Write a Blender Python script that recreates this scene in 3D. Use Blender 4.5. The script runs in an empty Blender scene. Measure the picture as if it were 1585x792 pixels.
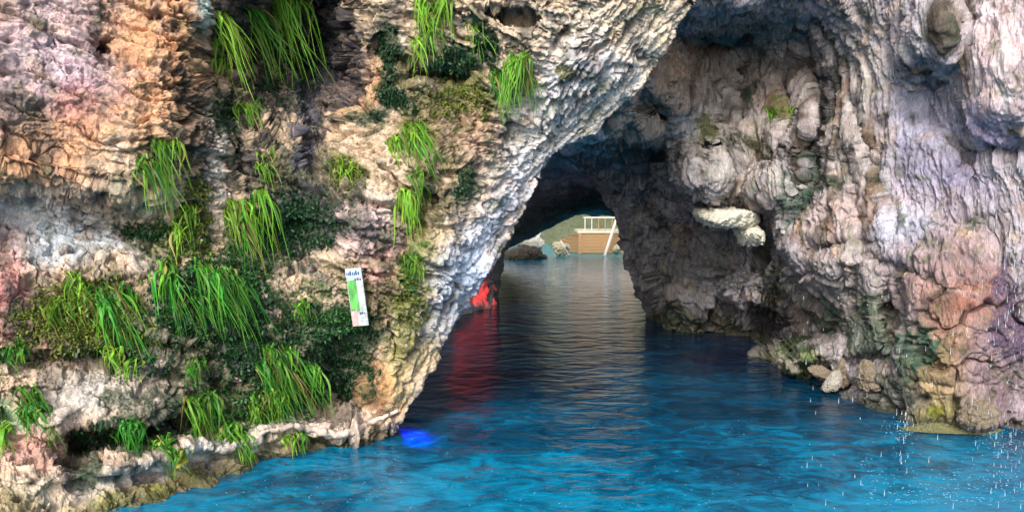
import bpy, math, random
import numpy as np
from mathutils import Vector

# ------------------------------------------------------------------ camera, sky, sun, exposure
scene = bpy.context.scene
F, CX, CY, HZ, CAMH = 1300.0, 792.5, 396.0, 300.0, 3.0
PITCH = math.atan((CY - HZ) / F)
cam_d = bpy.data.cameras.new("camera")
cam_d.sensor_width = 36.0
cam_d.lens = F / 1585.0 * 36.0
cam_d.clip_end = 500
cam = bpy.data.objects.new("camera", cam_d)
scene.collection.objects.link(cam)
cam.location = (0, 0, CAMH)
cam.rotation_euler = (math.pi / 2 - PITCH, 0, 0)
scene.camera = cam

SUN_EL, SUN_AZ = math.radians(33), math.radians(194)      # azimuth measured from +Y clockwise: behind the camera
world = bpy.data.worlds.new("World")
scene.world = world
world.use_nodes = True
wn = world.node_tree
sky = wn.nodes.new("ShaderNodeTexSky")
sky.sky_type = 'NISHITA'
sky.sun_disc = False
sky.sun_elevation = SUN_EL
sky.sun_rotation = SUN_AZ
sky.air_density = 1.0
sky.dust_density = 2.5
hs = wn.nodes.new("ShaderNodeHueSaturation")                # thin high cloud: the sky light is paler than clear blue
hs.inputs["Saturation"].default_value = 0.55
wn.links.new(sky.outputs[0], hs.inputs["Color"])
wn.links.new(hs.outputs[0], wn.nodes["Background"].inputs[0])
wn.nodes["Background"].inputs[1].default_value = 0.15
sun_d = bpy.data.lights.new("sun", 'SUN')
sun_d.energy = 2.2
sun_d.angle = math.radians(18)
sun_d.color = (1.0, 0.95, 0.88)
sun = bpy.data.objects.new("sun", sun_d)
scene.collection.objects.link(sun)
sdir = Vector((math.sin(SUN_AZ) * math.cos(SUN_EL), math.cos(SUN_AZ) * math.cos(SUN_EL), math.sin(SUN_EL)))
sun.rotation_euler = sdir.to_track_quat('Z', 'Y').to_euler()
scene.view_settings.view_transform = 'Standard'
scene.view_settings.look = 'None'
scene.view_settings.gamma = 1.0
scene.view_settings.use_curve_mapping = False
scene.view_settings.exposure = 0.78
try:
    scene.cycles.max_bounces = 6
    scene.cycles.diffuse_bounces = 6
    scene.cycles.glossy_bounces = 3
    scene.cycles.caustics_reflective = False
    scene.cycles.caustics_refractive = False
    scene.cycles.sample_clamp_indirect = 4
except Exception:
    pass

rng = np.random.default_rng(7)
random.seed(7)

# ------------------------------------------------------------------ pixel of the photo + distance -> point in the world
sp, cp = math.sin(PITCH), math.cos(PITCH)
def at(px, py, d):
    """point seen at photo pixel (px,py) whose distance along +Y is d (arrays allowed)"""
    px, py, d = np.asarray(px, float), np.asarray(py, float), np.asarray(d, float)
    a = (px - CX) / F
    b = (CY - py) / F
    dx, dy, dz = a, cp + b * sp, -sp + b * cp
    t = d / dy
    return np.stack([dx * t, dy * t, CAMH + dz * t], -1)

# ------------------------------------------------------------------ numpy noise
_perm = np.random.default_rng(3).permutation(256).astype(np.int32)
_perm = np.concatenate([_perm, _perm, _perm])
_g = np.random.default_rng(5).normal(size=(256, 3))
_g = (_g / np.linalg.norm(_g, axis=1, keepdims=True)).astype(np.float32)

def perlin(p):
    p = np.asarray(p, np.float32)
    shp = p.shape[:-1]
    p = p.reshape(-1, 3)
    i = np.floor(p).astype(np.int32)
    f = p - i
    i &= 255
    u = f * f * f * (f * (f * 6 - 15) + 10)
    def corner(ox, oy, oz):
        h = _perm[_perm[_perm[(i[:, 0] + ox) & 255] + ((i[:, 1] + oy) & 255)] + ((i[:, 2] + oz) & 255)]
        g = _g[h]
        return g[:, 0] * (f[:, 0] - ox) + g[:, 1] * (f[:, 1] - oy) + g[:, 2] * (f[:, 2] - oz)
    def lerp(a, b, t): return a + (b - a) * t
    x00 = lerp(corner(0, 0, 0), corner(1, 0, 0), u[:, 0])
    x10 = lerp(corner(0, 1, 0), corner(1, 1, 0), u[:, 0])
    x01 = lerp(corner(0, 0, 1), corner(1, 0, 1), u[:, 0])
    x11 = lerp(corner(0, 1, 1), corner(1, 1, 1), u[:, 0])
    r = lerp(lerp(x00, x10, u[:, 1]), lerp(x01, x11, u[:, 1]), u[:, 2])
    return (r * 1.6).reshape(shp)

def fbm(p, octaves=4, gain=0.5, lac=2.03):
    a, s, tot = 1.0, 0.0, 0.0
    q = np.asarray(p, np.float32)
    for k in range(octaves):
        s = s + a * perlin(q + 17.3 * k)
        tot += a
        a *= gain
        q = q * lac
    return s / tot

def ridged(p, octaves=4, gain=0.5, lac=2.1):
    a, s, tot = 1.0, 0.0, 0.0
    q = np.asarray(p, np.float32)
    for k in range(octaves):
        s = s + a * (1 - 2 * np.abs(perlin(q + 9.7 * k)))
        tot += a
        a *= gain
        q = q * lac
    return s / tot

def worley(p):
    """distance to nearest and second nearest cell point"""
    p = np.asarray(p, np.float32)
    shp = p.shape[:-1]
    p = p.reshape(-1, 3)
    i = np.floor(p).astype(np.int32)
    f1 = np.full(len(p), 9.0, np.float32)
    f2 = np.full(len(p), 9.0, np.float32)
    jit = (np.random.default_rng(11).random((256, 3))).astype(np.float32)
    for ox in (-1, 0, 1):
        for oy in (-1, 0, 1):
            for oz in (-1, 0, 1):
                c = i + np.array([ox, oy, oz], np.int32)
                h = _perm[_perm[_perm[c[:, 0] & 255] + (c[:, 1] & 255)] + (c[:, 2] & 255)]
                d = np.sqrt((((c + jit[h]) - p) ** 2).sum(1))
                m = d < f1
                f2 = np.where(m, f1, np.minimum(f2, d))
                f1 = np.where(m, d, f1)
    return f1.reshape(shp), f2.reshape(shp)

_jit = np.random.default_rng(11).random((256, 3)).astype(np.float32)
_cg = np.random.default_rng(12).normal(size=(256, 3)).astype(np.float32)
_ch = np.random.default_rng(13).uniform(-1, 1, 256).astype(np.float32)
def facets(p, tilt=0.6):
    """broken rock: every cell is a tilted plane of its own height; also returns the crack distance"""
    p = np.asarray(p, np.float32)
    shp = p.shape[:-1]
    p = p.reshape(-1, 3)
    i = np.floor(p).astype(np.int32)
    f1 = np.full(len(p), 9.0, np.float32); f2 = f1.copy(); h1 = np.zeros(len(p), np.float32)
    for ox in (-1, 0, 1):
        for oy in (-1, 0, 1):
            for oz in (-1, 0, 1):
                c = i + np.array([ox, oy, oz], np.int32)
                h = _perm[_perm[_perm[c[:, 0] & 255] + (c[:, 1] & 255)] + (c[:, 2] & 255)]
                v = p - (c + _jit[h])
                d = (v * v).sum(1)
                m = d < f1
                f2 = np.where(m, f1, np.minimum(f2, d))
                h1 = np.where(m, _ch[h] * .5 + tilt * (v * _cg[h]).sum(1), h1)
                f1 = np.where(m, d, f1)
    return h1.reshape(shp), (np.sqrt(f2) - np.sqrt(f1)).reshape(shp)

def sstep(a, b, x):
    t = np.clip((x - a) / (b - a), 0, 1)
    return t * t * (3 - 2 * t)

def rbf(ctrl, X, Y, smooth=12.0):
    c = np.array(ctrl, float)
    P = c[:, :2] / 100.0
    n = len(P)
    e = smooth / 100.0
    K = np.sqrt(((P[:, None] - P[None]) ** 2).sum(-1) + e * e)
    A = np.zeros((n + 3, n + 3))
    A[:n, :n] = K + np.eye(n) * 0.02
    A[:n, n] = 1; A[:n, n + 1:] = P
    A[n, :n] = 1; A[n + 1:, :n] = P.T
    w = np.linalg.solve(A, np.concatenate([c[:, 2], np.zeros(3)]))
    x, y = X / 100.0, Y / 100.0
    out = w[n] + w[n + 1] * x + w[n + 2] * y
    for k in range(n):
        out = out + w[k] * np.sqrt((x - P[k, 0]) ** 2 + (y - P[k, 1]) ** 2 + e * e)
    return out

def blob(X, Y, cx, cy, rx, ry, ang=0.0, p=1.0):
    ca, sa = math.cos(math.radians(ang)), math.sin(math.radians(ang))
    u = ((X - cx) * ca + (Y - cy) * sa) / rx
    v = (-(X - cx) * sa + (Y - cy) * ca) / ry
    return np.exp(-((u * u + v * v) ** p))

# ------------------------------------------------------------------ objects
def link(o, parent=None):
    scene.collection.objects.link(o)
    if parent is not None: o.parent = parent
    return o

def tag(o, label=None, cat=None, group=None, kind=None):
    if label: o["label"] = label
    if cat: o["category"] = cat
    if group: o["group"] = group
    if kind: o["kind"] = kind
    return o

def mesh_np(name, V, Fq, mat, parent=None, smooth=True, attrs=None):
    """V (n,3), Fq (m,4) or (m,3) int arrays -> one mesh object"""
    V = np.asarray(V, np.float32); Fq = np.asarray(Fq, np.int32)
    me = bpy.data.meshes.new(name)
    k = Fq.shape[1]
    me.vertices.add(len(V)); me.vertices.foreach_set("co", V.ravel())
    me.loops.add(Fq.size); me.loops.foreach_set("vertex_index", Fq.ravel())
    me.polygons.add(len(Fq))
    me.polygons.foreach_set("loop_start", np.arange(0, Fq.size, k, dtype=np.int32))
    me.polygons.foreach_set("use_smooth", np.full(len(Fq), smooth, bool))
    if attrs:
        for an, ad in attrs.items():
            ad = np.asarray(ad, np.float32)
            if ad.ndim == 2:
                at_ = me.attributes.new(an, 'FLOAT_COLOR', 'POINT')
                col = np.ones((len(V), 4), np.float32); col[:, :3] = ad[:, :3]
                at_.data.foreach_set("color", col.ravel())
            else:
                at_ = me.attributes.new(an, 'FLOAT', 'POINT')
                at_.data.foreach_set("value", ad.ravel())
    me.update(calc_edges=True)
    me.materials.append(mat)
    return link(bpy.data.objects.new(name, me), parent)

def grid_faces(R, C):
    i = np.arange(R - 1)[:, None] * C + np.arange(C - 1)[None]
    return np.stack([i, i + C, i + C + 1, i + 1], -1).reshape(-1, 4)

def empty(name, loc, label, cat, group=None):
    o = bpy.data.objects.new(name, None)
    o.empty_display_size = 0.1
    o.location = loc
    link(o)
    return tag(o, label, cat, group)

# ------------------------------------------------------------------ materials
def new_mat(name):
    m = bpy.data.materials.new(name); m.use_nodes = True
    nt = m.node_tree
    return m, nt, nt.nodes["Principled BSDF"]

def noise_node(nt, scale, detail=4, rough=0.55, vec=None, dim='3D'):
    n = nt.nodes.new("ShaderNodeTexNoise")
    n.inputs["Scale"].default_value = scale
    n.inputs["Detail"].default_value = detail
    n.inputs["Roughness"].default_value = rough
    if vec is not None: nt.links.new(vec, n.inputs["Vector"])
    return n

def maprange(nt, val, a, b, c, d):
    n = nt.nodes.new("ShaderNodeMapRange")
    nt.links.new(val, n.inputs[0])
    for k, v in zip((1, 2, 3, 4), (a, b, c, d)): n.inputs[k].default_value = v
    return n.outputs[0]

def mixcol(nt, a, b, fac, mode='MIX'):
    n = nt.nodes.new("ShaderNodeMix"); n.data_type = 'RGBA'; n.blend_type = mode
    for sock, v in ((n.inputs[6], a), (n.inputs[7], b), (n.inputs[0], fac)):
        if hasattr(v, "is_output"): nt.links.new(v, sock)
        else: sock.default_value = v
    return n.outputs[2]

def rock_material(name, base=None, stretch=(1, 1, 1), bump=0.5, rough=0.8):
    """limestone: pigment from the attribute 'pigment' (or one base colour), grain and fine relief from noise"""
    m, nt, bs = new_mat(name)
    geo = nt.nodes.new("ShaderNodeNewGeometry")
    mp = nt.nodes.new("ShaderNodeMapping"); mp.inputs["Scale"].default_value = stretch
    nt.links.new(geo.outputs["Position"], mp.inputs[0])
    v = mp.outputs[0]
    n1 = noise_node(nt, 9, 6, 0.65, v)
    n2 = noise_node(nt, 46, 4, 0.6, v)
    vor = nt.nodes.new("ShaderNodeTexVoronoi"); vor.inputs["Scale"].default_value = 17
    nt.links.new(v, vor.inputs["Vector"])
    if base is None:
        at_ = nt.nodes.new("ShaderNodeAttribute"); at_.attribute_name = "pigment"
        c = at_.outputs["Color"]
    else:
        c = mixcol(nt, (*base, 1), (base[0] * .55, base[1] * .52, base[2] * .45, 1), maprange(nt, n1.outputs[0], .4, .65, 0, 1))
    g = maprange(nt, n1.outputs[0], 0.3, 0.7, 0.62, 1.32)
    g2 = maprange(nt, n2.outputs[0], 0.3, 0.7, 0.7, 1.28)
    mul = nt.nodes.new("ShaderNodeMath"); mul.operation = 'MULTIPLY'
    nt.links.new(g, mul.inputs[0]); nt.links.new(g2, mul.inputs[1])
    cmb = nt.nodes.new("ShaderNodeCombineColor")
    for k in range(3): nt.links.new(mul.outputs[0], cmb.inputs[k])
    c = mixcol(nt, c, cmb.outputs[0], 1.0, 'MULTIPLY')
    nt.links.new(c, bs.inputs["Base Color"])
    bs.inputs["Roughness"].default_value = rough
    bs.inputs["Specular IOR Level"].default_value = 0.35
    b1 = nt.nodes.new("ShaderNodeBump"); b1.inputs["Strength"].default_value = bump; b1.inputs["Distance"].default_value = 0.06
    nt.links.new(n1.outputs[0], b1.inputs["Height"])
    b2 = nt.nodes.new("ShaderNodeBump"); b2.inputs["Strength"].default_value = bump * .8; b2.inputs["Distance"].default_value = 0.02
    nt.links.new(n2.outputs[0], b2.inputs["Height"]); nt.links.new(b1.outputs[0], b2.inputs["Normal"])
    b3 = nt.nodes.new("ShaderNodeBump"); b3.inputs["Strength"].default_value = bump * .5; b3.inputs["Distance"].default_value = 0.03
    nt.links.new(vor.outputs[0], b3.inputs["Height"]); nt.links.new(b2.outputs[0], b3.inputs["Normal"])
    nt.links.new(b3.outputs[0], bs.inputs["Normal"])
    return m

def plain(name, col, rough=0.6, var=0.25, scale=12, stretch=(1, 1, 1), bump=0.15, emit=None, estr=0):
    m, nt, bs = new_mat(name)
    tc = nt.nodes.new("ShaderNodeTexCoord")
    mp = nt.nodes.new("ShaderNodeMapping"); mp.inputs["Scale"].default_value = stretch
    nt.links.new(tc.outputs["Object"], mp.inputs[0])
    n = noise_node(nt, scale, 5, 0.6, mp.outputs[0])
    lo = tuple(c * (1 - var) for c in col) + (1,)
    hi = tuple(min(1, c * (1 + var)) for c in col) + (1,)
    nt.links.new(mixcol(nt, lo, hi, maprange(nt, n.outputs[0], .3, .7, 0, 1)), bs.inputs["Base Color"])
    bs.inputs["Roughness"].default_value = rough
    b = nt.nodes.new("ShaderNodeBump"); b.inputs["Strength"].default_value = bump; b.inputs["Distance"].default_value = 0.02
    nt.links.new(n.outputs[0], b.inputs["Height"]); nt.links.new(b.outputs[0], bs.inputs["Normal"])
    if emit:
        bs.inputs["Emission Color"].default_value = (*emit, 1); bs.inputs["Emission Strength"].default_value = estr
    return m

def leaf_material(name):
    m, nt, bs = new_mat(name)
    a = nt.nodes.new("ShaderNodeAttribute"); a.attribute_name = "pigment"
    nt.links.new(a.outputs["Color"], bs.inputs["Base Color"])
    bs.inputs["Roughness"].default_value = 0.45
    bs.inputs["Specular IOR Level"].default_value = 0.4
    tr = nt.nodes.new("ShaderNodeBsdfTranslucent")
    nt.links.new(a.outputs["Color"], tr.inputs[0])
    mx = nt.nodes.new("ShaderNodeMixShader"); mx.inputs[0].default_value = 0.3
    out = nt.nodes["Material Output"]
    nt.links.new(bs.outputs[0], mx.inputs[1]); nt.links.new(tr.outputs[0], mx.inputs[2])
    nt.links.new(mx.outputs[0], out.inputs[0])
    return m

def water_material():
    m, nt, bs = new_mat("water")
    geo = nt.nodes.new("ShaderNodeNewGeometry")
    pos = geo.outputs["Position"]
    sep = nt.nodes.new("ShaderNodeSeparateXYZ"); nt.links.new(pos, sep.inputs[0])
    # bed depth: shallow turquoise shelf near the front, deep channel further in
    mp = nt.nodes.new("ShaderNodeMapping"); mp.inputs["Scale"].default_value = (0.32, 0.42, 1)
    nt.links.new(pos, mp.inputs[0])
    big = noise_node(nt, 1.0, 3, 0.55, mp.outputs[0])
    near = maprange(nt, sep.outputs[1], 8.0, 14.0, 0.36, -0.09)
    add = nt.nodes.new("ShaderNodeMath"); add.operation = 'ADD'
    nt.links.new(big.outputs[0], add.inputs[0]); nt.links.new(near, add.inputs[1])
    fine = noise_node(nt, 7.0, 7, 0.72, mp.outputs[0]); fine.inputs["Distortion"].default_value = 1.2  # caustic light flecks painted into the water colour
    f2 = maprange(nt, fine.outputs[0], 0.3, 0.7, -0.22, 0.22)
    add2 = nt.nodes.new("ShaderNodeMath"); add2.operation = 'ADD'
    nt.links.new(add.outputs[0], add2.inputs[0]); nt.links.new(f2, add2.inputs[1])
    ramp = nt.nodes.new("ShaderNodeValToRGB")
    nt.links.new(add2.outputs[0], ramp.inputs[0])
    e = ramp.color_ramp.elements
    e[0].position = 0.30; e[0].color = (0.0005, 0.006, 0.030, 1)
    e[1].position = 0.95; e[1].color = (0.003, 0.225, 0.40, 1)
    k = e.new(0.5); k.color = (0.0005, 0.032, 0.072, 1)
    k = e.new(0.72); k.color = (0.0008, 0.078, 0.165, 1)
    shoal = maprange(nt, sep.outputs[1], 24, 34, 0, .85)                  # pale shallow bed of the far pool
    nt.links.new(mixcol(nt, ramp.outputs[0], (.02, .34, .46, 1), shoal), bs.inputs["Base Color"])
    bs.inputs["Roughness"].default_value = 0.03
    bs.inputs["IOR"].default_value = 1.33
    # ripples
    mp2 = nt.nodes.new("ShaderNodeMapping"); mp2.inputs["Scale"].default_value = (0.9, 1.3, 1)
    nt.links.new(pos, mp2.inputs[0])
    w1 = noise_node(nt, 2.0, 2, 0.5, mp2.outputs[0]); w1.inputs["Distortion"].default_value = 0.4
    w2 = noise_node(nt, 9.0, 4, 0.6, mp2.outputs[0]); w2.inputs["Distortion"].default_value = 0.6
    b1 = nt.nodes.new("ShaderNodeBump"); b1.inputs["Strength"].default_value = 0.8; b1.inputs["Distance"].default_value = 0.075
    nt.links.new(w1.outputs[0], b1.inputs["Height"])
    b2 = nt.nodes.new("ShaderNodeBump"); b2.inputs["Strength"].default_value = 0.35; b2.inputs["Distance"].default_value = 0.03
    nt.links.new(w2.outputs[0], b2.inputs["Height"]); nt.links.new(b1.outputs[0], b2.inputs["Normal"])
    w3 = noise_node(nt, 26.0, 3, 0.6, mp2.outputs[0])
    b3 = nt.nodes.new("ShaderNodeBump"); b3.inputs["Strength"].default_value = 0.25; b3.inputs["Distance"].default_value = 0.010
    nt.links.new(w3.outputs[0], b3.inputs["Height"]); nt.links.new(b2.outputs[0], b3.inputs["Normal"])
    nt.links.new(b3.outputs[0], bs.inputs["Normal"])
    return m

M_LEFT = rock_material("flaky limestone", bump=0.75)
M_RIGHT = rock_material("flowstone", stretch=(1.5, 1.5, 0.45), bump=0.85)
M_DARK = rock_material("damp limestone", base=(0.20, 0.20, 0.21), bump=0.7)
M_PALE = rock_material("pale sunlit limestone", base=(0.85, 0.83, 0.72), bump=0.35)  # pale stone; the sunlit white of the ledge is put into this colour
M_TAN = rock_material("tan limestone", base=(0.27, 0.22, 0.165), bump=0.6)
M_GREY = rock_material("grey limestone", base=(0.46, 0.43, 0.39), bump=0.5)
M_FAR = rock_material("sunlit limestone", base=(0.55, 0.50, 0.36), bump=0.6)
M_OLIVE = rock_material("algae limestone", base=(0.20, 0.20, 0.10), bump=0.6)
M_LEAF = leaf_material("fern green")
M_WATER = water_material()
M_WOOD = plain("deck boards", (0.34, 0.19, 0.08), 0.6, 0.3, 6, (1, 1, 9), 0.3)
M_TIMBER = plain("pale timber", (0.56, 0.48, 0.34), 0.6, 0.2, 9, (1, 1, 4), 0.2)
M_POST = plain("pale pole paint", (0.58, 0.52, 0.45), 0.5, 0.15)

# ------------------------------------------------------------------ rock sheets
class Sheet:
    """a rock face: a fine grid with real depth, roughened along its own normals"""
    def __init__(s, X, Y, P, N): s.X, s.Y, s.P, s.N = X, Y, P, N
    def hit(s, px, py):
        r = int(np.clip(np.searchsorted(s.Y[:, 0], py), 0, len(s.Y) - 1))
        row = s.X[r][:s.nc]
        c = int(np.argmin(np.abs(row - px)))
        s.last = (r, c)
        return Vector(s.P[r, c]), Vector(s.N[r, c])

def normals(P):
    du = np.gradient(P, axis=1); dv = np.gradient(P, axis=0)
    n = np.cross(dv, du)
    n /= np.linalg.norm(n, axis=-1, keepdims=True) + 1e-9
    # face the camera
    toc = np.array([0, 0, CAMH]) - P
    flip = (n * toc).sum(-1) < 0
    n[flip] *= -1
    return n

def pigment(X, Y, P, base, regions, mosses, crust=1.0):
    q = P * 1.1
    wx = fbm(q, 4) * 46; wy = fbm(q + 31, 4) * 46
    fx = fbm(P * 7, 3) * 14; fy = fbm(P * 7 + 50, 3) * 14
    XX, YY = X + wx + fx, Y + wy + fy
    col = np.empty(X.shape + (3,), np.float32); col[:] = base
    for (cx, cy, rx, ry, ang, c, st) in regions:
        w = np.clip(blob(XX, YY, cx, cy, rx, ry, ang, 1.4) * st, 0, 1)[..., None]
        col = col * (1 - w) + np.array(c, np.float32) * w
    # patchy mineral tint everywhere
    t = fbm(P * 2.3 + 7, 5)[..., None]
    col = col * (1 + 0.35 * t)
    t2 = sstep(0.05, 0.45, fbm(P * 3.1 + 77, 5, 0.6))[..., None]
    col = col * (1 - t2 * 0.5) + col.mean(-1, keepdims=True) * np.array([1.35, .95, .65], np.float32) * t2 * 0.5
    t3 = sstep(0.12, 0.5, fbm(P * 2.7 + 177, 5, 0.6))[..., None]
    col = col * (1 - t3 * 0.35) + np.array([.58, .55, .54], np.float32) * t3 * 0.35
    t4 = sstep(0.04, 0.34, fbm(P * np.array([2.6, 2.6, 1.5]) + 277, 6, 0.66))[..., None]      # grey-black weathering crust
    t4 = t4 * .72 * crust
    col = col * (1 - t4) + np.array([.085, .08, .078], np.float32) * t4
    t5 = sstep(0.08, 0.36, fbm(P * 3.6 + 377, 6, 0.66))[..., None]                            # thin green film
    col = col * (1 - t5 * 0.6) + np.array([.105, .125, .055], np.float32) * t5 * 0.6
    fine = fbm(P * 11 + 477, 5, .7); fine2 = fbm(P * 26 + 577, 3, .65)
    for (cx, cy, rx, ry, ang, c, st, thr) in mosses:       # patchy growth and black patches with hard noisy edges
        w = blob(XX, YY, cx, cy, rx, ry, ang, 1.3) * st
        n = fbm(P * 4.5 + cx, 5, 0.65)
        w = sstep(thr - 0.16, thr + 0.22, w * (0.86 + 0.8 * n + .42 * fine + .22 * fine2))
        w = (w * np.clip(.82 + .5 * fine2 + .4 * fine, .25, 1))[..., None]
        c = np.array(c) * .85
        col = col * (1 - w) + np.array(c, np.float32) * w
    wet = (sstep(.20, .04, P[..., 2] + fbm(P * 2.5, 3) * .12) * .75)[..., None]            # dark wet algae line at the water
    col = col * (1 - wet) + np.array([.045, .05, .03]) * wet
    lum = col @ np.array([.3, .59, .11])
    return np.clip(lum[..., None] + (col - lum[..., None]) * 1.22, 0.004, 0.85)

def wrap(P, back, side, n):
    """carry the sheet round its last column into the cave: n extra columns going back along the sight line and away from the opening"""
    e = P[:, -1]
    ray = e - np.array([0, 0, CAMH]); ray /= np.linalg.norm(ray, axis=1, keepdims=True)
    cols = []
    for k in range(1, n + 1):
        t = k / n
        d = back * (t ** 1.6)
        cols.append(e + ray * d + side * (0.35 * math.sin(min(1, t * 4) * math.pi / 2) * 0 + 0.16 * d)[None] if False else
                    e + ray * d + np.array(side)[None] * (0.14 * d))
    return np.concatenate([P, np.stack(cols, 1)], 1)

ORANGE = (.60, .33, .20); CREAM = (.58, .46, .35); PINK = (.60, .32, .30); WHITE = (.72, .69, .67)
BLUEW = (.56, .59, .68); GREYV = (.43, .39, .42); MAUVE = (.50, .42, .48); BROWN = (.30, .20, .13)
BLACK = (.018, .020, .026); NAVY = (.03, .035, .07); DKGREEN = (.015, .045, .022); OLIVE = (.17, .175, .065); GREEN = (.05, .13, .03)
TEAL = (.035, .10, .065); RED = (.45, .14, .10)

# ---- left cliff with the arch
yy = np.concatenate([np.arange(-260, -30, 5.0), np.arange(-30, 810, 1.6), np.arange(810, 900, 6.0)])
ek = np.array([(-260, 1140), (-50, 1090), (0, 1072), (20, 1056), (60, 1040), (100, 1012), (130, 988), (160, 958), (190, 926), (205, 900), (222, 874), (245, 846), (270, 832),
               (300, 818), (340, 800), (375, 782), (410, 762), (450, 734), (475, 716), (500, 697), (530, 682), (560, 664), (590, 646), (600, 640), (620, 630), (652, 622), (668, 604), (684, 585), (692, 574), (720, 572), (900, 590)], float)
xe = np.interp(yy, ek[:, 0], ek[:, 1])
NC = 640
u = np.concatenate([np.linspace(0, .22, 60)[:-1], np.linspace(.22, 1, NC - 59)])
XL = -260 + (xe[:, None] + 260) * u[None]
YL = np.repeat(yy[:, None], NC, 1)
ctrlL = [(240, 792, 7.93), (330, 760, 8.5), (400, 722, 9.25), (480, 705, 9.65), (570, 692, 9.98), (600, 672, 10.4), (0, 900, 6.4), (-200, 950, 5.8), (0, 800, 7.0), (100, 760, 7.6), (200, 740, 8.0),
         (300, 715, 8.7), (0, 700, 7.7), (150, 640, 8.3), (-250, 700, 6.9), (0, 550, 8.0), (0, 450, 8.2), (0, 350, 8.5), (0, 250, 8.05), (0, 100, 8.25), (0, 0, 8.4), (-250, 0, 7.5), (-250, 400, 7.3),
         (-250, -250, 7.6), (0, -250, 8.3), (120, 350, 8.8), (200, 500, 8.6), (200, 350, 9.05), (200, 265, 8.5), (200, 100, 8.8), (200, 0, 9.0),
         (350, 600, 9.1), (350, 450, 9.2), (350, 300, 9.5), (350, 150, 9.6), (330, 30, 9.4), (440, 60, 10.7), (400, 100, 10.3), (450, 250, 9.9), (450, 400, 9.75), (450, 550, 9.6), (450, 650, 9.6),
         (550, 450, 9.8), (540, 600, 10.25), (590, 600, 9.9), (600, 300, 10.0), (600, 100, 10.2), (560, 0, 10.2), (620, 640, 10.25), (650, 500, 10.15), (700, 400, 10.4), (720, 250, 10.45), (700, 100, 10.4), (750, 0, 10.2),
         (680, 535, 10.7), (735, 450, 10.9), (800, 340, 11.2), (830, 270, 11.3), (880, 220, 11.3), (930, 190, 11.2), (990, 130, 11.0), (1040, 60, 10.8), (1060, 20, 10.7), (900, 100, 10.5), (900, 0, 10.2), (1000, 0, 10.4),
         (1000, -200, 9.9), (700, -250, 10.0), (1300, -250, 9.5), (400, 850, 9.3), (570, 800, 10.1), (240, 880, 7.95), (590, 890, 10.3), (780, 300, 10.85), (680, 480, 10.35)]
DL = rbf(ctrlL, XL, YL)
P0 = at(XL, YL, DL)
wx, wy = fbm(P0 * 1.4, 4) * 30, fbm(P0 * 1.4 + 40, 4) * 30
XW, YW = XL + wx, YL + wy
# ledges and hollows the photo shows: (x, y, rx, ry, angle, metres deeper)
for (cx, cy, rx, ry, ang, a, p) in [
        (95, 345, 170, 48, 8, 0.24, 2.5), (90, 262, 190, 20, 14, -0.12, 1.5), (430, 60, 90, 130, 10, 0.85, 2), (505, 60, 36, 170, 4, 0.75, 2), (350, 170, 22, 110, -12, 0.25, 2),
        (325, 120, 16, 30, 0, 0.3, 2), (157, 68, 18, 12, 20, 0.35, 2), (150, 85, 8, 16, 0, 0.2, 2), (150, 640, 110, 26, -8, -0.20, 2), (190, 672, 120, 18, -8, 0.40, 2), (120, 700, 26, 60, 0, 0.28, 2),
        (300, 700, 230, 12, -14, -0.16, 1.6), (170, 725, 200, 14, -10, -0.14, 1.6), (540, 590, 55, 70, 0, 0.35, 2.2), (540, 665, 100, 12, -10, -0.22, 1.6), (610, 650, 26, 30, 0, -0.12, 2),
        (680, 118, 60, 14, -10, 0.30, 2), (620, 95, 45, 10, 30, 0.22, 2), (590, 70, 14, 22, 0, 0.2, 2), (770, 30, 60, 14, 0, 0.25, 2), (460, 370, 80, 40, 0, 0.15, 2), (530, 360, 40, 40, 0, -0.15, 2),
        (560, 320, 50, 40, 0, -0.12, 2), (640, 250, 60, 40, 30, -0.1, 2), (230, 160, 60, 90, 20, -0.12, 2), (660, 335, 16, 90, 30, 0.12, 2), (940, 205, 50, 14, -20, 0.2, 2), (905, 130, 70, 40, -30, -0.15, 2),
        (250, 540, 90, 14, 10, 0.18, 2), (340, 520, 40, 16, 0, 0.18, 2), (100, 555, 90, 16, 6, 0.2, 2), (575, 560, 16, 60, 0, -0.08, 2)]:
    DL = DL + a * blob(XW, YW, cx, cy, rx, ry, ang, p)
PL = at(XL, YL, DL)
PL = wrap(PL, 2.4, (-1, 0.3, 0.25), 90)
XLw = np.concatenate([XL, np.repeat(XL[:, -1:], 90, 1)], 1); YLw = np.concatenate([YL, np.repeat(YL[:, -1:], 90, 1)], 1)
N = normals(PL)
q = PL.copy()
# strata tilt down to the right on the upper left, up to the right along the arch band
band = sstep(-60, 60, (XLw - (640 + (560 - YLw) * 0.62)))              # 1 on the arch band
s1 = np.stack([q[..., 0] * 1.15 - q[..., 2] * 0.4, q[..., 1] * 1.5, q[..., 2] * 5.2 + q[..., 0] * 2.1], -1)
s2 = np.stack([q[..., 0] * 2.2 + q[..., 2] * 1.2, q[..., 1] * 2, q[..., 2] * 4.2 - q[..., 0] * 3.6], -1)
qw = np.stack([fbm(q * 1.7 + 3, 4), fbm(q * 1.7 + 13, 4), fbm(q * 1.7 + 23, 4)], -1)
sa_ = s1 * (1 - band[..., None]) + s2 * band[..., None] + qw * .75
disp = fbm(q * 0.9, 3) * 0.14
hA, cA = facets(sa_ * .55, .45)
hB, cB = facets(sa_ * 1.35 + fbm(q * 5, 3)[..., None] * .5, .6)
hC, cC = facets(sa_ * 3.3 + fbm(q * 9, 3)[..., None] * .6, .6)
rough_amt = (0.55 + 0.75 * sstep(-.25, .35, fbm(q * .8 + 60, 3))) * (1 - .7 * band)
disp += hA * 0.10 + (hB * 0.085 + hC * 0.034) * rough_amt
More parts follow.
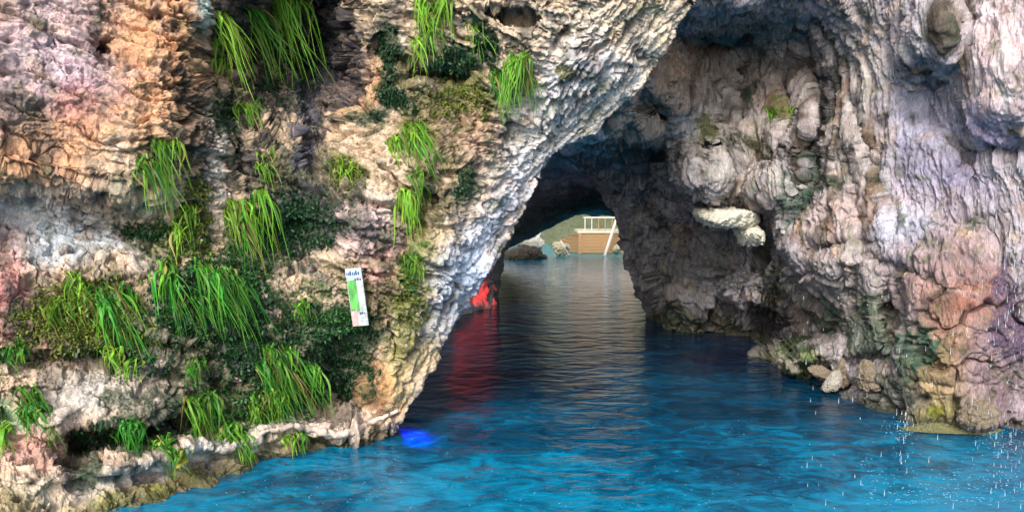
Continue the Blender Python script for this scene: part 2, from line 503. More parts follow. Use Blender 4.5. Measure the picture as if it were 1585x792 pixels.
disp -= (sstep(.10, 0, cA) * .05 * (1 - .5 * band) + sstep(.09, 0, cB) * .045 * rough_amt)
disp += ridged(sa_ * 1.1, 6, 0.62) * 0.045 * (1 - .4 * band)
holes = sstep(.42, .16, worley(q * np.array([1.5, 1.5, 2.0]) + qw * 1.3 + 4)[0]) * sstep(-.05, .3, fbm(q * .7 + 19, 3))
disp -= holes * .22 * (1 - .6 * band)
streak = ridged(np.stack([q[..., 0] * 1.2 + q[..., 2] * .9, q[..., 1], q[..., 2] * 2.4 - q[..., 0] * 2.2], -1) + qw * .35, 5, .6)
disp += band * streak * .075
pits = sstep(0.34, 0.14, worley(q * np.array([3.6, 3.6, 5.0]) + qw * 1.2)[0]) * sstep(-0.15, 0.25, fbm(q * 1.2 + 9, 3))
disp -= pits * 0.10 * (1 - .4 * band)
gr = fbm(q * 15, 5, 0.68)
disp += gr * 0.034 * (1 - .45 * band)
disp += ridged(q * 24, 3, .6) * 0.011
cavL = np.clip(pits * .9 + holes * .6 + sstep(.06, 0, cB) * .5 * rough_amt + sstep(.15, .55, -gr) * .5, 0, 1)   # crevice shade painted dark into the pits and cracks
smooth_zone = blob(XLw, YLw, 80, 350, 110, 45, 0, 2) + blob(XLw, YLw, 150, 625, 130, 40, -5, 2) + blob(XLw, YLw, 200, 725, 240, 22, -10, 2) + blob(XLw, YLw, 590, 600, 24, 60, 0, 2)
disp *= 1 - 0.6 * np.clip(smooth_zone, 0, 1)
PLd = PL + N * disp[..., None]
regL = [(150, 130, 260, 260, 0, ORANGE, .75), (60, 80, 110, 130, 30, MAUVE, .8), (140, 130, 60, 60, 0, MAUVE, .8), (130, 170, 50, 50, 0, RED, .5), (260, 60, 90, 90, 0, ORANGE, .7), (60, 240, 120, 50, 10, ORANGE, .8),
        (230, 290, 120, 60, 10, CREAM, .8), (310, 20, 26, 50, 0, (.45, .60, .55), .8), (60, 340, 110, 40, 5, WHITE, .9), (110, 380, 110, 30, 5, (.60, .66, .72), .9), (20, 430, 40, 60, 0, PINK, .9), (40, 490, 90, 60, 20, (.40, .17, .17), .8), (330, 250, 22, 90, 0, WHITE, .7),
        (600, 420, 60, 70, 0, PINK, .75), (560, 350, 60, 50, 0, (.66, .52, .56), .8), (600, 150, 90, 160, 10, CREAM, .7), (560, 140, 40, 60, 0, ORANGE, .7), (690, 190, 60, 80, 0, BROWN, .7), (760, 220, 60, 60, 0, ORANGE, .4),
        (450, 200, 80, 120, 0, CREAM, .6), (700, 420, 30, 160, 32, WHITE, .8), (770, 330, 40, 190, 38, BLUEW, .9), (860, 180, 60, 160, 50, WHITE, .8), (940, 70, 130, 110, 0, (.60, .54, .46), .8), (890, 120, 80, 50, -30, (.62, .62, .68), .7),
        (720, 450, 40, 90, 35, (.50, .58, .72), .9), (150, 620, 110, 40, -5, (.60, .56, .52), .95), (230, 590, 60, 40, 0, (.66, .54, .46), .9), (60, 690, 90, 40, 0, PINK, .7), (200, 725, 220, 20, -10, (.58, .53, .49), .9), (340, 690, 150, 14, -12, WHITE, .8),
        (190, 775, 160, 26, -14, (.42, .38, .16), .9), (40, 790, 90, 40, 0, (.45, .38, .20), .8), (320, 745, 100, 22, -14, (.30, .26, .10), .9), (590, 600, 24, 60, 4, (.50, .28, .16), .95), (560, 655, 90, 12, -12, (.74, .62, .54), .95), (600, 670, 30, 24, 0, (.52, .40, .22), .9),
        (480, 690, 80, 14, 0, (.42, .32, .20), .8), (640, 440, 30, 90, 12, (.40, .40, .18), .8), (625, 560, 24, 60, 10, (.46, .36, .16), .7), (500, 430, 60, 60, 0, CREAM, .6)]
mosL = [(470, 300, 110, 130, 0, (.07, .075, .05), 1.15, .55), (330, 540, 130, 110, 0, (.06, .07, .04), 1.2, .55), (120, 500, 130, 90, 0, (.08, .085, .045), 1.15, .55), (640, 130, 110, 90, 0, (.11, .11, .05), 1.0, .6),
        (300, 200, 40, 140, -8, (.06, .05, .04), 1.1, .58), (560, 480, 90, 100, 0, (.12, .12, .06), 1.05, .58), (250, 640, 110, 60, 0, (.06, .08, .05), 1.1, .58), (660, 300, 60, 90, 20, (.16, .14, .07), 1.0, .6), (390, 380, 70, 120, 0, (.05, .07, .035), 1.15, .55),
        (440, 40, 95, 120, 8, BLACK, 2.2, .5), (512, 60, 40, 150, 4, (.018, .02, .035), 2.2, .5), (470, 190, 26, 90, 8, (.09, .09, .12), 1.2, .55), (460, 350, 90, 80, 0, (.045, .05, .055), 1.25, .6), (450, 350, 50, 40, 0, DKGREEN, 1.2, .55),  # black and blue-black patches over the top recess
        (350, 190, 24, 70, -15, DKGREEN, 1.3, .6), (400, 180, 60, 60, 0, BLACK, 1.05, .6), (380, 260, 40, 60, 0, (.06, .06, .06), 1.0, .6), (230, 345, 80, 26, 0, DKGREEN, 1.25, .55), (250, 370, 90, 40, 0, (.10, .11, .06), 1.1, .5),
        (700, 95, 44, 34, 0, TEAL, 1.2, .55), (750, 50, 30, 60, -20, DKGREEN, 1.2, .55), (600, 70, 22, 30, 0, DKGREEN, 1.3, .5), (590, 100, 12, 40, 0, DKGREEN, 1.3, .5), (610, 150, 44, 22, 0, DKGREEN, 1.3, .55), (570, 190, 30, 20, 0, DKGREEN, 1.2, .55),
        (710, 275, 20, 34, 0, DKGREEN, 1.3, .5), (880, 120, 30, 30, 0, OLIVE, 1.0, .6), (640, 210, 50, 30, 0, OLIVE, 1.0, .6), (720, 150, 60, 60, 0, OLIVE, .95, .6), (540, 260, 30, 30, 0, OLIVE, 1.0, .55),
        (130, 480, 110, 70, 8, (.09, .10, .05), 1.15, .55), (280, 470, 80, 80, 0, TEAL, 1.2, .55), (340, 440, 90, 80, 0, DKGREEN, 1.1, .6), (170, 560, 90, 24, 6, (.05, .07, .04), 1.25, .5), (380, 520, 60, 90, 0, (.05, .06, .055), 1.2, .55),
        (460, 560, 70, 90, 0, DKGREEN, 1.2, .5), (540, 560, 52, 78, 0, DKGREEN, 1.6, .5), (520, 500, 60, 40, 0, TEAL, 1.2, .55), (200, 675, 110, 20, -6, DKGREEN, 1.4, .5), (125, 700, 26, 40, 0, DKGREEN, 1.4, .5), (290, 650, 70, 30, 0, (.07, .08, .06), 1.2, .55),
        (640, 470, 34, 60, 0, OLIVE, 1.15, .55), (640, 420, 20, 40, 0, GREEN, 1.2, .55), (630, 530, 30, 50, 0, (.20, .20, .08), 1.0, .6), (140, 735, 50, 12, -5, DKGREEN, 1.2, .55), (400, 640, 120, 50, -10, (.06, .08, .03), 1.2, .5),
        (250, 765, 40, 26, 0, (.24, .23, .08), 1.1, .55), (180, 770, 40, 20, 0, OLIVE, 1.0, .6), (0, 640, 60, 40, 0, (.35, .45, .28), 1.1, .6), (470, 470, 60, 60, 0, (.10, .13, .06), 1.0, .6),
        (280, 120, 30, 60, 0, (.06, .05, .04), .95, .65), (300, 330, 40, 80, 0, (.08, .09, .05), 1.0, .6), (640, 340, 40, 60, 0, (.2, .17, .08), .9, .6)]
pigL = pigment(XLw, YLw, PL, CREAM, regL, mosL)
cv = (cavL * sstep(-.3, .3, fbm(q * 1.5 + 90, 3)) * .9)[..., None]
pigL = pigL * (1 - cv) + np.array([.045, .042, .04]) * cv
R, C = XLw.shape
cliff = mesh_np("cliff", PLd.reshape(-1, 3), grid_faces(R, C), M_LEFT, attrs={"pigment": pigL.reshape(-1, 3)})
tag(cliff, kind="structure")
SL = Sheet(XLw, YLw, PLd, normals(PLd)); SL.nc = NC; SL.pig = pigL

# ---- right-hand cave wall with hanging flowstone
yy = np.concatenate([np.arange(-260, -30, 5.0), np.arange(-30, 700, 1.6), np.arange(700, 880, 6.0)])
lk = np.array([(-260, 1130), (-50, 1015), (20, 985), (100, 930), (160, 880), (205, 818), (222, 815), (234, 850), (250, 884), (270, 906), (300, 932), (330, 951), (360, 960), (400, 968), (430, 977), (455, 987), (475, 997), (492, 1008), (520, 1014), (880, 1030)], float)
xs = np.interp(yy, lk[:, 0], lk[:, 1])
NCR = 600
u = np.concatenate([np.linspace(0, .30, 60)[:-1], np.linspace(.30, 1, NCR - 59)])
XR = 1880 + (xs[:, None] - 1880) * u[None]           # last column is the silhouette beside the tunnel
YR = np.repeat(yy[:, None], NCR, 1)
ctrlR = [(1000, 490, 20.5), (1040, 508, 18.7), (1100, 514, 18.2), (1160, 545, 16.2), (1215, 582, 13.9), (1280, 606, 12.75), (1350, 632, 11.7), (1400, 660, 10.85), (1480, 668, 10.6), (1585, 672, 10.5), (1800, 690, 10.0),
         (1000, 620, 20.5), (1100, 640, 18.3), (1200, 700, 14.2), (1300, 760, 12.6), (1400, 800, 11.0), (1600, 850, 10.5), (1850, 850, 10.0), (1050, 850, 19),
         (1000, 250, 17.2), (1000, 350, 18.6), (1050, 450, 18.4), (980, 450, 20), (960, 380, 20), (940, 330, 19.6), (1050, 300, 17), (905, 272, 18.6), (1045, 245, 15.0), (1062, 285, 14.9), (1110, 306, 14.7), (1180, 308, 14.2), (1100, 328, 16.4), (1180, 332, 15.6), (1110, 370, 17.0),
         (1120, 420, 17.2), (1180, 400, 16.2), (1160, 470, 16.4), (1190, 510, 16.6), (1140, 500, 17.6), (1080, 120, 14.3), (1080, 200, 14.4), (1150, 200, 14.2), (1150, 270, 14.3),
         (1195, 380, 15.8), (1215, 380, 13.6), (1200, 250, 13.9), (1240, 250, 13.2), (1260, 350, 12.8), (1300, 200, 12.5), (1330, 300, 12.1), (1350, 150, 11.9), (1250, 110, 13.6), (1200, 110, 14.2),
         (1230, 420, 13.2), (1300, 440, 12.4), (1270, 520, 13.3), (1235, 560, 13.2), (1260, 590, 13.4), (1330, 520, 12.0), (1350, 580, 11.8), (1400, 300, 11.5), (1400, 450, 11.0), (1400, 600, 10.95), (1470, 500, 10.4), (1500, 620, 10.4),
         (1550, 400, 10.5), (1585, 550, 10.3), (1430, 80, 10.9), (1440, 130, 11.3), (1540, 100, 9.8), (1540, 170, 9.9), (1520, 235, 10.7), (1460, 250, 11.0), (1580, 210, 10.1), (1700, 100, 9.4), (1700, 500, 9.8), (1850, 300, 9),
         (1380, 50, 11.4), (1320, 60, 12.1), (1150, 50, 14.8), (1240, 50, 13.6), (1080, 55, 14.2), (1150, 2, 12.0), (1280, 2, 11.9), (1080, 5, 12.0), (1150, -60, 11.5), (1350, -50, 11.4), (1000, 0, 13), (1000, -200, 12), (1300, -200, 11.5),
         (1600, -250, 10.0), (1850, -250, 9.6), (850, 200, 15), (850, 100, 14), (880, 228, 15.2), (800, 222, 15), (720, 205, 15), (900, 240, 16), (990, 165, 12.8), (1000, 210, 14.5), (940, 205, 13.4), (1040, 100, 13.2), (1015, 235, 16.8)]
DR = rbf(ctrlR, XR, YR, 8.0)
P0 = at(XR, YR, DR)
wx, wy = fbm(P0 * 1.1, 4) * 26, fbm(P0 * 1.1 + 40, 4) * 26
XW, YW = XR + wx, YR + wy
for (cx, cy, rx, ry, ang, a, p) in [
        (1270, 150, 14, 120, -4, 0.45, 2), (1262, 250, 16, 140, 8, 0.35, 2), (1345, 200, 10, 120, -14, 0.25, 2), (1440, 60, 36, 60, 0, -0.45, 2), (1470, 160, 30, 110, -18, 0.35, 2), (1280, 378, 70, 12, 4, 0.35, 2),
        (1270, 500, 60, 34, 5, 0.5, 2), (1250, 555, 45, 14, 0, -0.35, 2), (1270, 592, 60, 14, 10, 0.6, 2), (1185, 500, 60, 46, 0, 0.8, 2), (1160, 440, 36, 30, 0, -0.35, 2), (1015, 165, 22, 24, -40, 0.9, 2), (1100, 60, 60, 30, 0, 0.4, 2),
        (1300, 420, 50, 26, 0, -0.25, 2), (1375, 500, 14, 70, 0, 0.3, 2), (1385, 330, 10, 80, -8, 0.15, 2), (1395, 415, 60, 8, 20, 0.22, 2), (1515, 335, 60, 7, -20, 0.15, 2), (1470, 395, 60, 40, 0, -0.2, 2), (1500, 640, 34, 18, 0, -0.2, 2), (1560, 600, 40, 60, 0, 0.15, 2),
        (1110, 300, 60, 8, -4, 0.25, 2), (1385, 470, 16, 60, 10, .4, 2), (1340, 560, 26, 16, 0, .35, 2), (1450, 590, 70, 7, 6, .2, 2), (1480, 630, 10, 30, 0, .2, 2), (1325, 300, 10, 90, -8, .3, 2), (1225, 150, 12, 90, 4, .35, 2), (1150, 130, 9, 80, 8, .25, 2), (1110, 190, 8, 80, 6, .25, 2), (1550, 235, 50, 12, 0, .5, 2), (1240, 480, 20, 60, 0, .3, 2), (1330, 420, 14, 50, 14, .3, 2), (1080, 345, 50, 22, -4, 0.4, 2), (1090, 440, 60, 50, 0, -0.3, 2), (1040, 330, 40, 70, 0, 0.2, 2), (1180, 330, 12, 40, 0, 0.35, 2), (970, 150, 40, 16, -30, -0.35, 2), (1055, 180, 30, 30, 20, -0.2, 2)]:
    DR = DR + a * blob(XW, YW, cx, cy, rx, ry, ang, p)
PR = at(XR, YR, DR)
PR = wrap(PR, 9.0, (1, 0.2, 0.1), 80)
XRw = np.concatenate([XR, np.repeat(XR[:, -1:], 80, 1)], 1); YRw = np.concatenate([YR, np.repeat(YR[:, -1:], 80, 1)], 1)
N = normals(PR)
q = PR.copy()
flow = sstep(1000, 1080, XRw) * sstep(430, 340, YRw - 60 * sstep(1340, 1420, XRw))                     # draped, dripping part
lean = q[..., 2] * 0.18
qw = np.stack([fbm(q * 1.5 + 3, 4), fbm(q * 1.5 + 13, 4), fbm(q * 1.5 + 23, 4)], -1)
v1 = np.stack([(q[..., 0] + lean) * 3.4, q[..., 1] * 3.4, q[..., 2] * 0.40], -1) + qw * np.array([.40, .40, .2])
disp = fbm(q * 0.8, 3) * (0.20 - .06 * flow)
fold = ridged(v1, 3, 0.5)
thin = ridged(v1 * np.array([3.6, 3.6, 2.2]) + 5, 3, .6)
disp += flow * (fold * 0.15 + thin * 0.062)
hA, cA = facets(q * np.array([1.0, 1.0, 1.2]) + qw * .6, .45)
hB, cB = facets(q * np.array([2.4, 2.4, 1.9]) + qw * 1.6, .55)
low = sstep(360, 460, YRw) * sstep(1180, 1300, XRw)                     # big water-worn forms with a few deep cracks
disp += (1 - flow * .93) * (hA * (.16 - .06 * low) + hB * (.07 - .045 * low) - sstep(.09, 0, cA) * (.07 + .08 * low) - sstep(.1, 0, cB) * (.05 - .02 * low))
holes = sstep(.42, .16, worley(q * np.array([1.5, 1.5, 1.0]) + qw * 1.3 + 4)[0]) * sstep(0, .3, fbm(q * .7 + 19, 3))
disp -= holes * .24 * (1 - .85 * flow)
drip = facets(q * np.array([5.5, 5.5, 1.0]) + qw * .9, .6)
disp += flow * (drip[0] * .018 - sstep(.08, 0, drip[1]) * .018)
disp += (1 - flow * .88) * ridged(q * np.array([2.6, 2.6, 1.7]) + qw, 6, .62) * (0.05 - .012 * low)
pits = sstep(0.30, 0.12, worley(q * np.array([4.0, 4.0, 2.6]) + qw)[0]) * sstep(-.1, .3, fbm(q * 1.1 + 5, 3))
disp -= pits * 0.08 * (1 - .7 * flow)
gr = fbm(q * np.array([14, 14, 6]), 5, 0.66)
disp += gr * (0.030 - .012 * flow)
disp += ridged(q * np.array([26, 26, 9]), 3, .6) * 0.014
cavR = np.clip(pits * .8 + holes * .6 + (1 - flow) * sstep(.07, 0, cA) * .7 + flow * sstep(.05, -.35, thin) * 1.0 + (1 - flow) * sstep(.06, 0, cB) * .5 + sstep(.15, .55, -gr) * .4, 0, 1)  # crevice shade painted into pits, cracks and flow grooves
far = np.clip((q[..., 1] - 12) / 6, 0, 1)
disp *= 1 + 0.6 * far
round_zone = blob(XRw, YRw, 1540, 120, 60, 90, 0, 2) + blob(XRw, YRw, 1440, 210, 50, 60, 0, 2)
disp *= 1 - 0.35 * np.clip(round_zone, 0, 1)
disp *= 1 - .65 * np.exp(-((XRw - XRw[:, NCR - 1:NCR]) / 22.0) ** 2)      # worn smooth where it turns into the tunnel
PRd = PR + N * disp[..., None]
regR = [(990, 330, 70, 190, 0, (.27, .28, .32), .95), (1100, 420, 130, 110, 0, (.19, .185, .19), .95), (1120, 200, 90, 110, 0, (.66, .60, .57), .9), (1060, 100, 110, 50, -20, (.50, .34, .25), .9), (1180, 60, 110, 40, 0, (.45, .40, .38), .85),  # dark inner wall, brightened recess: shade and light put into the pigment
        (1200, 130, 70, 90, 0, (.46, .38, .34), .8), (1330, 200, 60, 200, 0, (.46, .40, .37), .8), (1300, 340, 70, 60, 0, (.48, .38, .36), .7), (1440, 300, 80, 130, 0, (.42, .36, .41), .8), (1440, 190, 50, 70, 0, (.40, .40, .52), .6), (1480, 270, 70, 30, 20, (.30, .28, .42), .55),
        (1400, 360, 40, 50, 0, (.56, .58, .68), .8), (1470, 420, 90, 60, 0, (.36, .25, .24), .7), (1545, 100, 60, 110, 0, (.66, .52, .52), .9), (1545, 190, 60, 30, 0, (.42, .36, .52), .7), (1470, 520, 80, 100, 0, (.33, .19, .14), .9), (1550, 590, 60, 140, 0, (.24, .17, .19), .9), (1500, 460, 60, 40, 0, (.30, .12, .08), .7),
        (1450, 600, 50, 60, 0, (.34, .25, .14), .85), (1440, 645, 60, 24, 0, (.32, .29, .13), .85), (1300, 420, 60, 40, 0, (.42, .38, .37), .8), (1350, 470, 50, 70, 0, (.42, .37, .36), .8), (1160, 440, 40, 40, 0, (.50, .47, .50), .8), (1270, 480, 60, 50, 0, (.30, .24, .20), .7), (1240, 562, 50, 16, 0, (.42, .42, .22), .8),
        (970, 190, 60, 40, -30, (.50, .44, .38), .8), (1440, 60, 50, 60, 0, (.46, .42, .44), .8)]
mosR = [(1275, 230, 20, 100, 4, DKGREEN, 1.3, .5), (1245, 300, 26, 80, 10, (.05, .10, .07), 1.15, .55), (1210, 185, 14, 26, 0, OLIVE, 1.4, .5), (1085, 200, 24, 40, 0, OLIVE, 1.0, .55), (1170, 225, 60, 14, 20, (.05, .06, .02), 1.0, .55),
        (1285, 480, 34, 40, 0, (.06, .10, .07), 1.1, .55), (1350, 510, 40, 60, 0, (.10, .14, .09), 1.1, .55), (1240, 550, 40, 26, 0, (.06, .12, .04), 1.15, .55), (1420, 540, 40, 60, 0, TEAL, 1.05, .55), (1380, 600, 40, 50, 0, (.05, .065, .045), 1.25, .5), (1060, 480, 50, 30, 0, DKGREEN, 1.1, .55),
        (1200, 440, 30, 60, 0, (.12, .14, .05), .95, .6), (1290, 150, 20, 110, 0, (.03, .03, .03), 1.1, .55), (1190, 400, 20, 80, 0, BLACK, 1.1, .55), (1190, 510, 50, 40, 0, BLACK, 1.3, .5), (1090, 500, 90, 24, 0, (.04, .05, .03), 1.1, .55), (1560, 480, 40, 100, 0, (.12, .08, .13), 1.0, .55), (1440, 640, 40, 20, 0, (.24, .25, .06), 1.0, .6)]
pigR = pigment(XRw, YRw, PR, GREYV, regR, mosR, .45)
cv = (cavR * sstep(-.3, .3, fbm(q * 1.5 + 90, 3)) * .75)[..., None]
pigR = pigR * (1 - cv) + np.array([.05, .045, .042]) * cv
# seepage stains run straight down the flowstone
qs = q * np.array([2.6, 2.6, .22]) + qw * .25
for (off, lo, hi, c_, st_) in ((0, .10, .38, (.075, .055, .04), .85), (40, .16, .42, (.62, .58, .55), .6), (80, .16, .4, (.22, .13, .08), .75), (120, .22, .45, (.05, .08, .04), .7)):
    w_ = (sstep(lo, hi, fbm(qs + off, 5, .62)) * (flow * .9 + .25) * st_)[..., None]
    pigR = pigR * (1 - np.clip(w_, 0, 1)) + np.array(c_) * np.clip(w_, 0, 1)
R, C = XRw.shape
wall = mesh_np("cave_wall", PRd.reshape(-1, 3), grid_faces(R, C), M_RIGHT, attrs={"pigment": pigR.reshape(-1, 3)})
tag(wall, kind="structure")
SR = Sheet(XRw, YRw, PRd, normals(PRd)); SR.nc = NCR

# ---- tunnel vault through the rock, open to the far pool
ds = np.linspace(13.0, 35.5, 320)
xl = np.interp(ds, [12.6, 14, 18, 22, 24, 30, 37.5], [-4.2, -3.4, -2.0, -0.75, -0.45, -0.75, -1.3])
xr = np.interp(ds, [13, 16, 18, 19.5, 22, 37.5], [1.6, 2.0, 3.0, 5.0, 5.6, 6.8])
zc = np.interp(ds, [12.6, 14, 20, 28, 35.5], [4.3, 4.0, 3.5, 2.75, 2.12])
tt = np.linspace(math.pi + 0.35, -0.35, 360)
cs, sn = np.cos(tt), np.sin(tt)
sx = np.sign(cs) * np.abs(cs) ** 0.75
sz = np.sign(sn) * np.abs(sn) ** 0.75
PV = np.stack([(xl + xr)[:, None] / 2 + (xr - xl)[:, None] / 2 * sx[None] * 1.0,
               np.repeat(ds[:, None], 360, 1), zc[:, None] * np.where((sx > 0)[None], 1 - (1 - sz[None]) * sstep(19.3, 21.5, ds)[:, None], sz[None])], -1)
du = np.gradient(PV, axis=1); dv = np.gradient(PV, axis=0)
n = np.cross(du, dv); n /= np.linalg.norm(n, axis=-1, keepdims=True)
low = sstep(26, 34, PV[..., 1]) * sstep(3.4, -0.6, PV[..., 0])
PV[..., 2] *= 1 - 0.56 * low
cen = np.stack([(xl + xr) / 2, ds, zc * 0.4], -1)[:, None]
n[((cen - PV) * n).sum(-1) < 0] *= -1
d = fbm(PV * .6, 3) * .35 + ridged(PV * np.array([1.3, .8, 1.3]), 5, .58) * .2 + fbm(PV * 6, 3) * .06
w1, w2 = worley(PV * 1.4); d = d + np.clip(w2 - w1, 0, .5) * .3
d = d * (1 - .55 * sstep(26, 34, PV[..., 1]))
PV = PV + n * (d - 0.12)[..., None]
pv = np.empty(PV.shape, np.float32); pv[:] = (.58, .58, .62)
t = fbm(PV * 1.5, 5)[..., None]; pv *= 1 + .5 * t
def cut_light_hole(P, x0, x1, y0, y1, zmin):
    """leave out faces behind the arch: an unseen hole added to let daylight into the tunnel"""
    Fg = grid_faces(*P.shape[:2]); c = P.reshape(-1, 3)[Fg].mean(1)
    w = fbm(c * .9, 3) * .5
    cut = (c[:, 0] + w > x0) & (c[:, 0] + w < x1) & (c[:, 1] + w > y0) & (c[:, 1] + w < y1) & (c[:, 2] > zmin)
    return Fg[~cut]
vault = mesh_np("tunnel_vault", PV.reshape(-1, 3), cut_light_hole(PV, -3.6, 0.55, 12.0, 17.0, 2.2), M_LEFT, attrs={"pigment": np.clip(pv, .02, .8).reshape(-1, 3)})  # unseen roof hole added so sky light brightens the tunnel
tag(vault, kind="structure")

# ---- unseen rock sheet over the cave, added to keep the daylight out
gx, gy = np.meshgrid(np.linspace(-14, 16, 120), np.linspace(11.2, 36.2, 110))
gz = 6.6 + fbm(np.stack([gx, gy, gx * 0], -1) * .5, 4) * .5 - np.clip(gy - 22, 0, 15) * .27
PT = np.stack([gx, gy, gz], -1)
pt = np.empty(PT.shape, np.float32); pt[:] = (.30, .27, .22)
top = mesh_np("cave_cover", PT.reshape(-1, 3), cut_light_hole(PT, -5.0, 1.2, 11.0, 18.0, -9), M_LEFT, attrs={"pigment": pt.reshape(-1, 3)})
tag(top, kind="structure")

# ---- water
wt = mesh_np("water", [(-60, -40, 0), (60, -40, 0), (60, 90, 0), (-60, 90, 0)], [(0, 1, 2, 3)], M_WATER, smooth=False)
tag(wt, kind="structure")

# ------------------------------------------------------------------ far pool side: sunlit bank, deck, rails
def bank(name, x0, x1, y0, hgt, seed, mat):
    gu, gv = np.meshgrid(np.linspace(x0, x1, 160), np.linspace(0, 1, 90))
    P = np.stack([gu, y0 + gv * 2.2 + 0 * gu, -0.5 + gv * hgt], -1)
    dd = ridged(P * .8 + seed, 5, .6) * .5 + fbm(P * .4 + seed, 3) * .7
    P[..., 1] -= dd
    pg = np.empty(P.shape, np.float32); pg[:] = (.68, .62, .46)
    pg *= 1 + .4 * fbm(P * .9, 4)[..., None]
    g = np.maximum(sstep(.0, .25, fbm(P * .7 + 20, 4)), 1.5 * sstep(2.6, 2.0, P[..., 2] + fbm(P, 3) * .5))[..., None]          # shrubs along the foot
    pg = pg * (1 - g * .62) + np.array([.05, .07, .03]) * g * .62
    o = mesh_np(name, P.reshape(-1, 3), grid_faces(*gu.shape), mat, attrs={"pigment": np.clip(pg, .02, .8).reshape(-1, 3)})
    return tag(o, kind="structure")
bank("far_bank", -16, 24, 50, 3.5, 3.0, M_LEFT)

import bmesh
def bm_obj(name, bm, mat, parent=None, smooth=False):
    me = bpy.data.meshes.new(name); bm.to_mesh(me); bm.free()
    if smooth: me.polygons.foreach_set("use_smooth", np.ones(len(me.polygons), bool))
    me.materials.append(mat)
    return link(bpy.data.objects.new(name, me), parent)

def box_bm(bm, c, s, rot=None, bevel=0.0):
    r = bmesh.ops.create_cube(bm, size=1)
    for v in r["verts"]:
        co = Vector((v.co.x * s[0], v.co.y * s[1], v.co.z * s[2]))
        if rot is not None: co.rotate(rot)
        v.co = co + Vector(c)
    if bevel:
        es = list({e for v in r["verts"] for e in v.link_edges})
        bmesh.ops.bevel(bm, geom=es, offset=bevel, segments=2, affect='EDGES')
    return bm

def tube(points, radius, seg=8, taper=None):
    pts = [Vector(p) for p in points]
    V, Fq = [], []
    for i, p in enumerate(pts):
        d = (pts[min(i + 1, len(pts) - 1)] - pts[max(i - 1, 0)]).normalized()
        a = d.orthogonal().normalized(); b = d.cross(a)
        r = radius if taper is None else radius * taper[i]
        for k in range(seg):
            th = 2 * math.pi * k / seg
            V.append(p + a * math.cos(th) * r + b * math.sin(th) * r)
    for i in range(len(pts) - 1):
        for k in range(seg):
            Fq.append((i * seg + k, i * seg + (k + 1) % seg, (i + 1) * seg + (k + 1) % seg, (i + 1) * seg + k))
    return [tuple(v) for v in V], Fq

def W(px, py, d): return Vector(at(px, py, d))

DK = 41.5
dl, dr = W(897, 357, DK), W(952, 357, DK)
deck = empty("deck", (dl.x, DK, 0), "sunlit timber deck with a railing at the far end of the tunnel", "deck")
def local(v): return Vector(v) - deck.location
bm = bmesh.new(); box_bm(bm, local(((dl.x + dr.x) / 2 + .5, DK + 1.2, 1.12)), (dr.x - dl.x + 1.2, 2.6, .12), bevel=.02)
bm_obj("floor", bm, M_TIMBER, deck)
bm = bmesh.new()
for k in range(6):
    box_bm(bm, local(((dl.x + dr.x) / 2 + .5, DK + .04, 0.16 + k * .155)), (dr.x - dl.x + 1.0, .05, .145), bevel=.012)
bm_obj("front_panel", bm, M_WOOD, deck)
ll = W(858, 380, DK + 3)
bm = bmesh.new()
for k in range(6):
    x0 = ll.x - .1 + max(0, k - 2) * .32
    c0 = Vector((x0, DK + 2.2 - (x0 - ll.x) * .9, .16 + k * .155)); c1 = Vector((dl.x - .03, DK + .04, .16 + k * .155))
    dd = c1 - c0
    box_bm(bm, local((c0 + c1) / 2), (dd.length, .05, .145), rot=dd.to_track_quat('X', 'Z'), bevel=.012)
bm_obj("side_panel", bm, M_WOOD, deck)
for k in range(5):
    bm = bmesh.new()
    x = W(906 + k * 10.5, 357, DK).x
    box_bm(bm, local((x, DK + .2, 1.49)), (.045, .045, .62), bevel=.01)
    bm_obj("post", bm, M_POST if k < 2 else M_WOOD, deck)
bm = bmesh.new(); box_bm(bm, local(((dl.x + dr.x) / 2 + .45, DK + .2, 1.83)), (dr.x - dl.x + .5, .10, .07), bevel=.01)
bm_obj("top_rail", bm, M_POST, deck)
bm = bmesh.new(); box_bm(bm, local((dl.x + .02, DK, .6)), (.14, .14, 1.15), bevel=.01)
bm_obj("corner_post", bm, M_WOOD, deck)
a, b = W(954, 340, 40.8), W(936, 396, 40.6)
V, Fq = tube([a, (a + b) / 2, b], .075, 10)
o = mesh_np("handrail_pole", V, Fq, M_POST)
tag(o, "pale pole slanting from the far deck down into the water", "pole")
pr = [W(868, 372, 40.5) + Vector((0, 0, .0)), W(872, 380, 40.3), W(877, 388, 40.1), W(882, 396, 39.5)]
V, Fq = tube(pr, .03, 6)
o = mesh_np("rope", V, Fq, M_POST)
tag(o, "thin pale rope hanging from the stepped panel into the water", "rope")

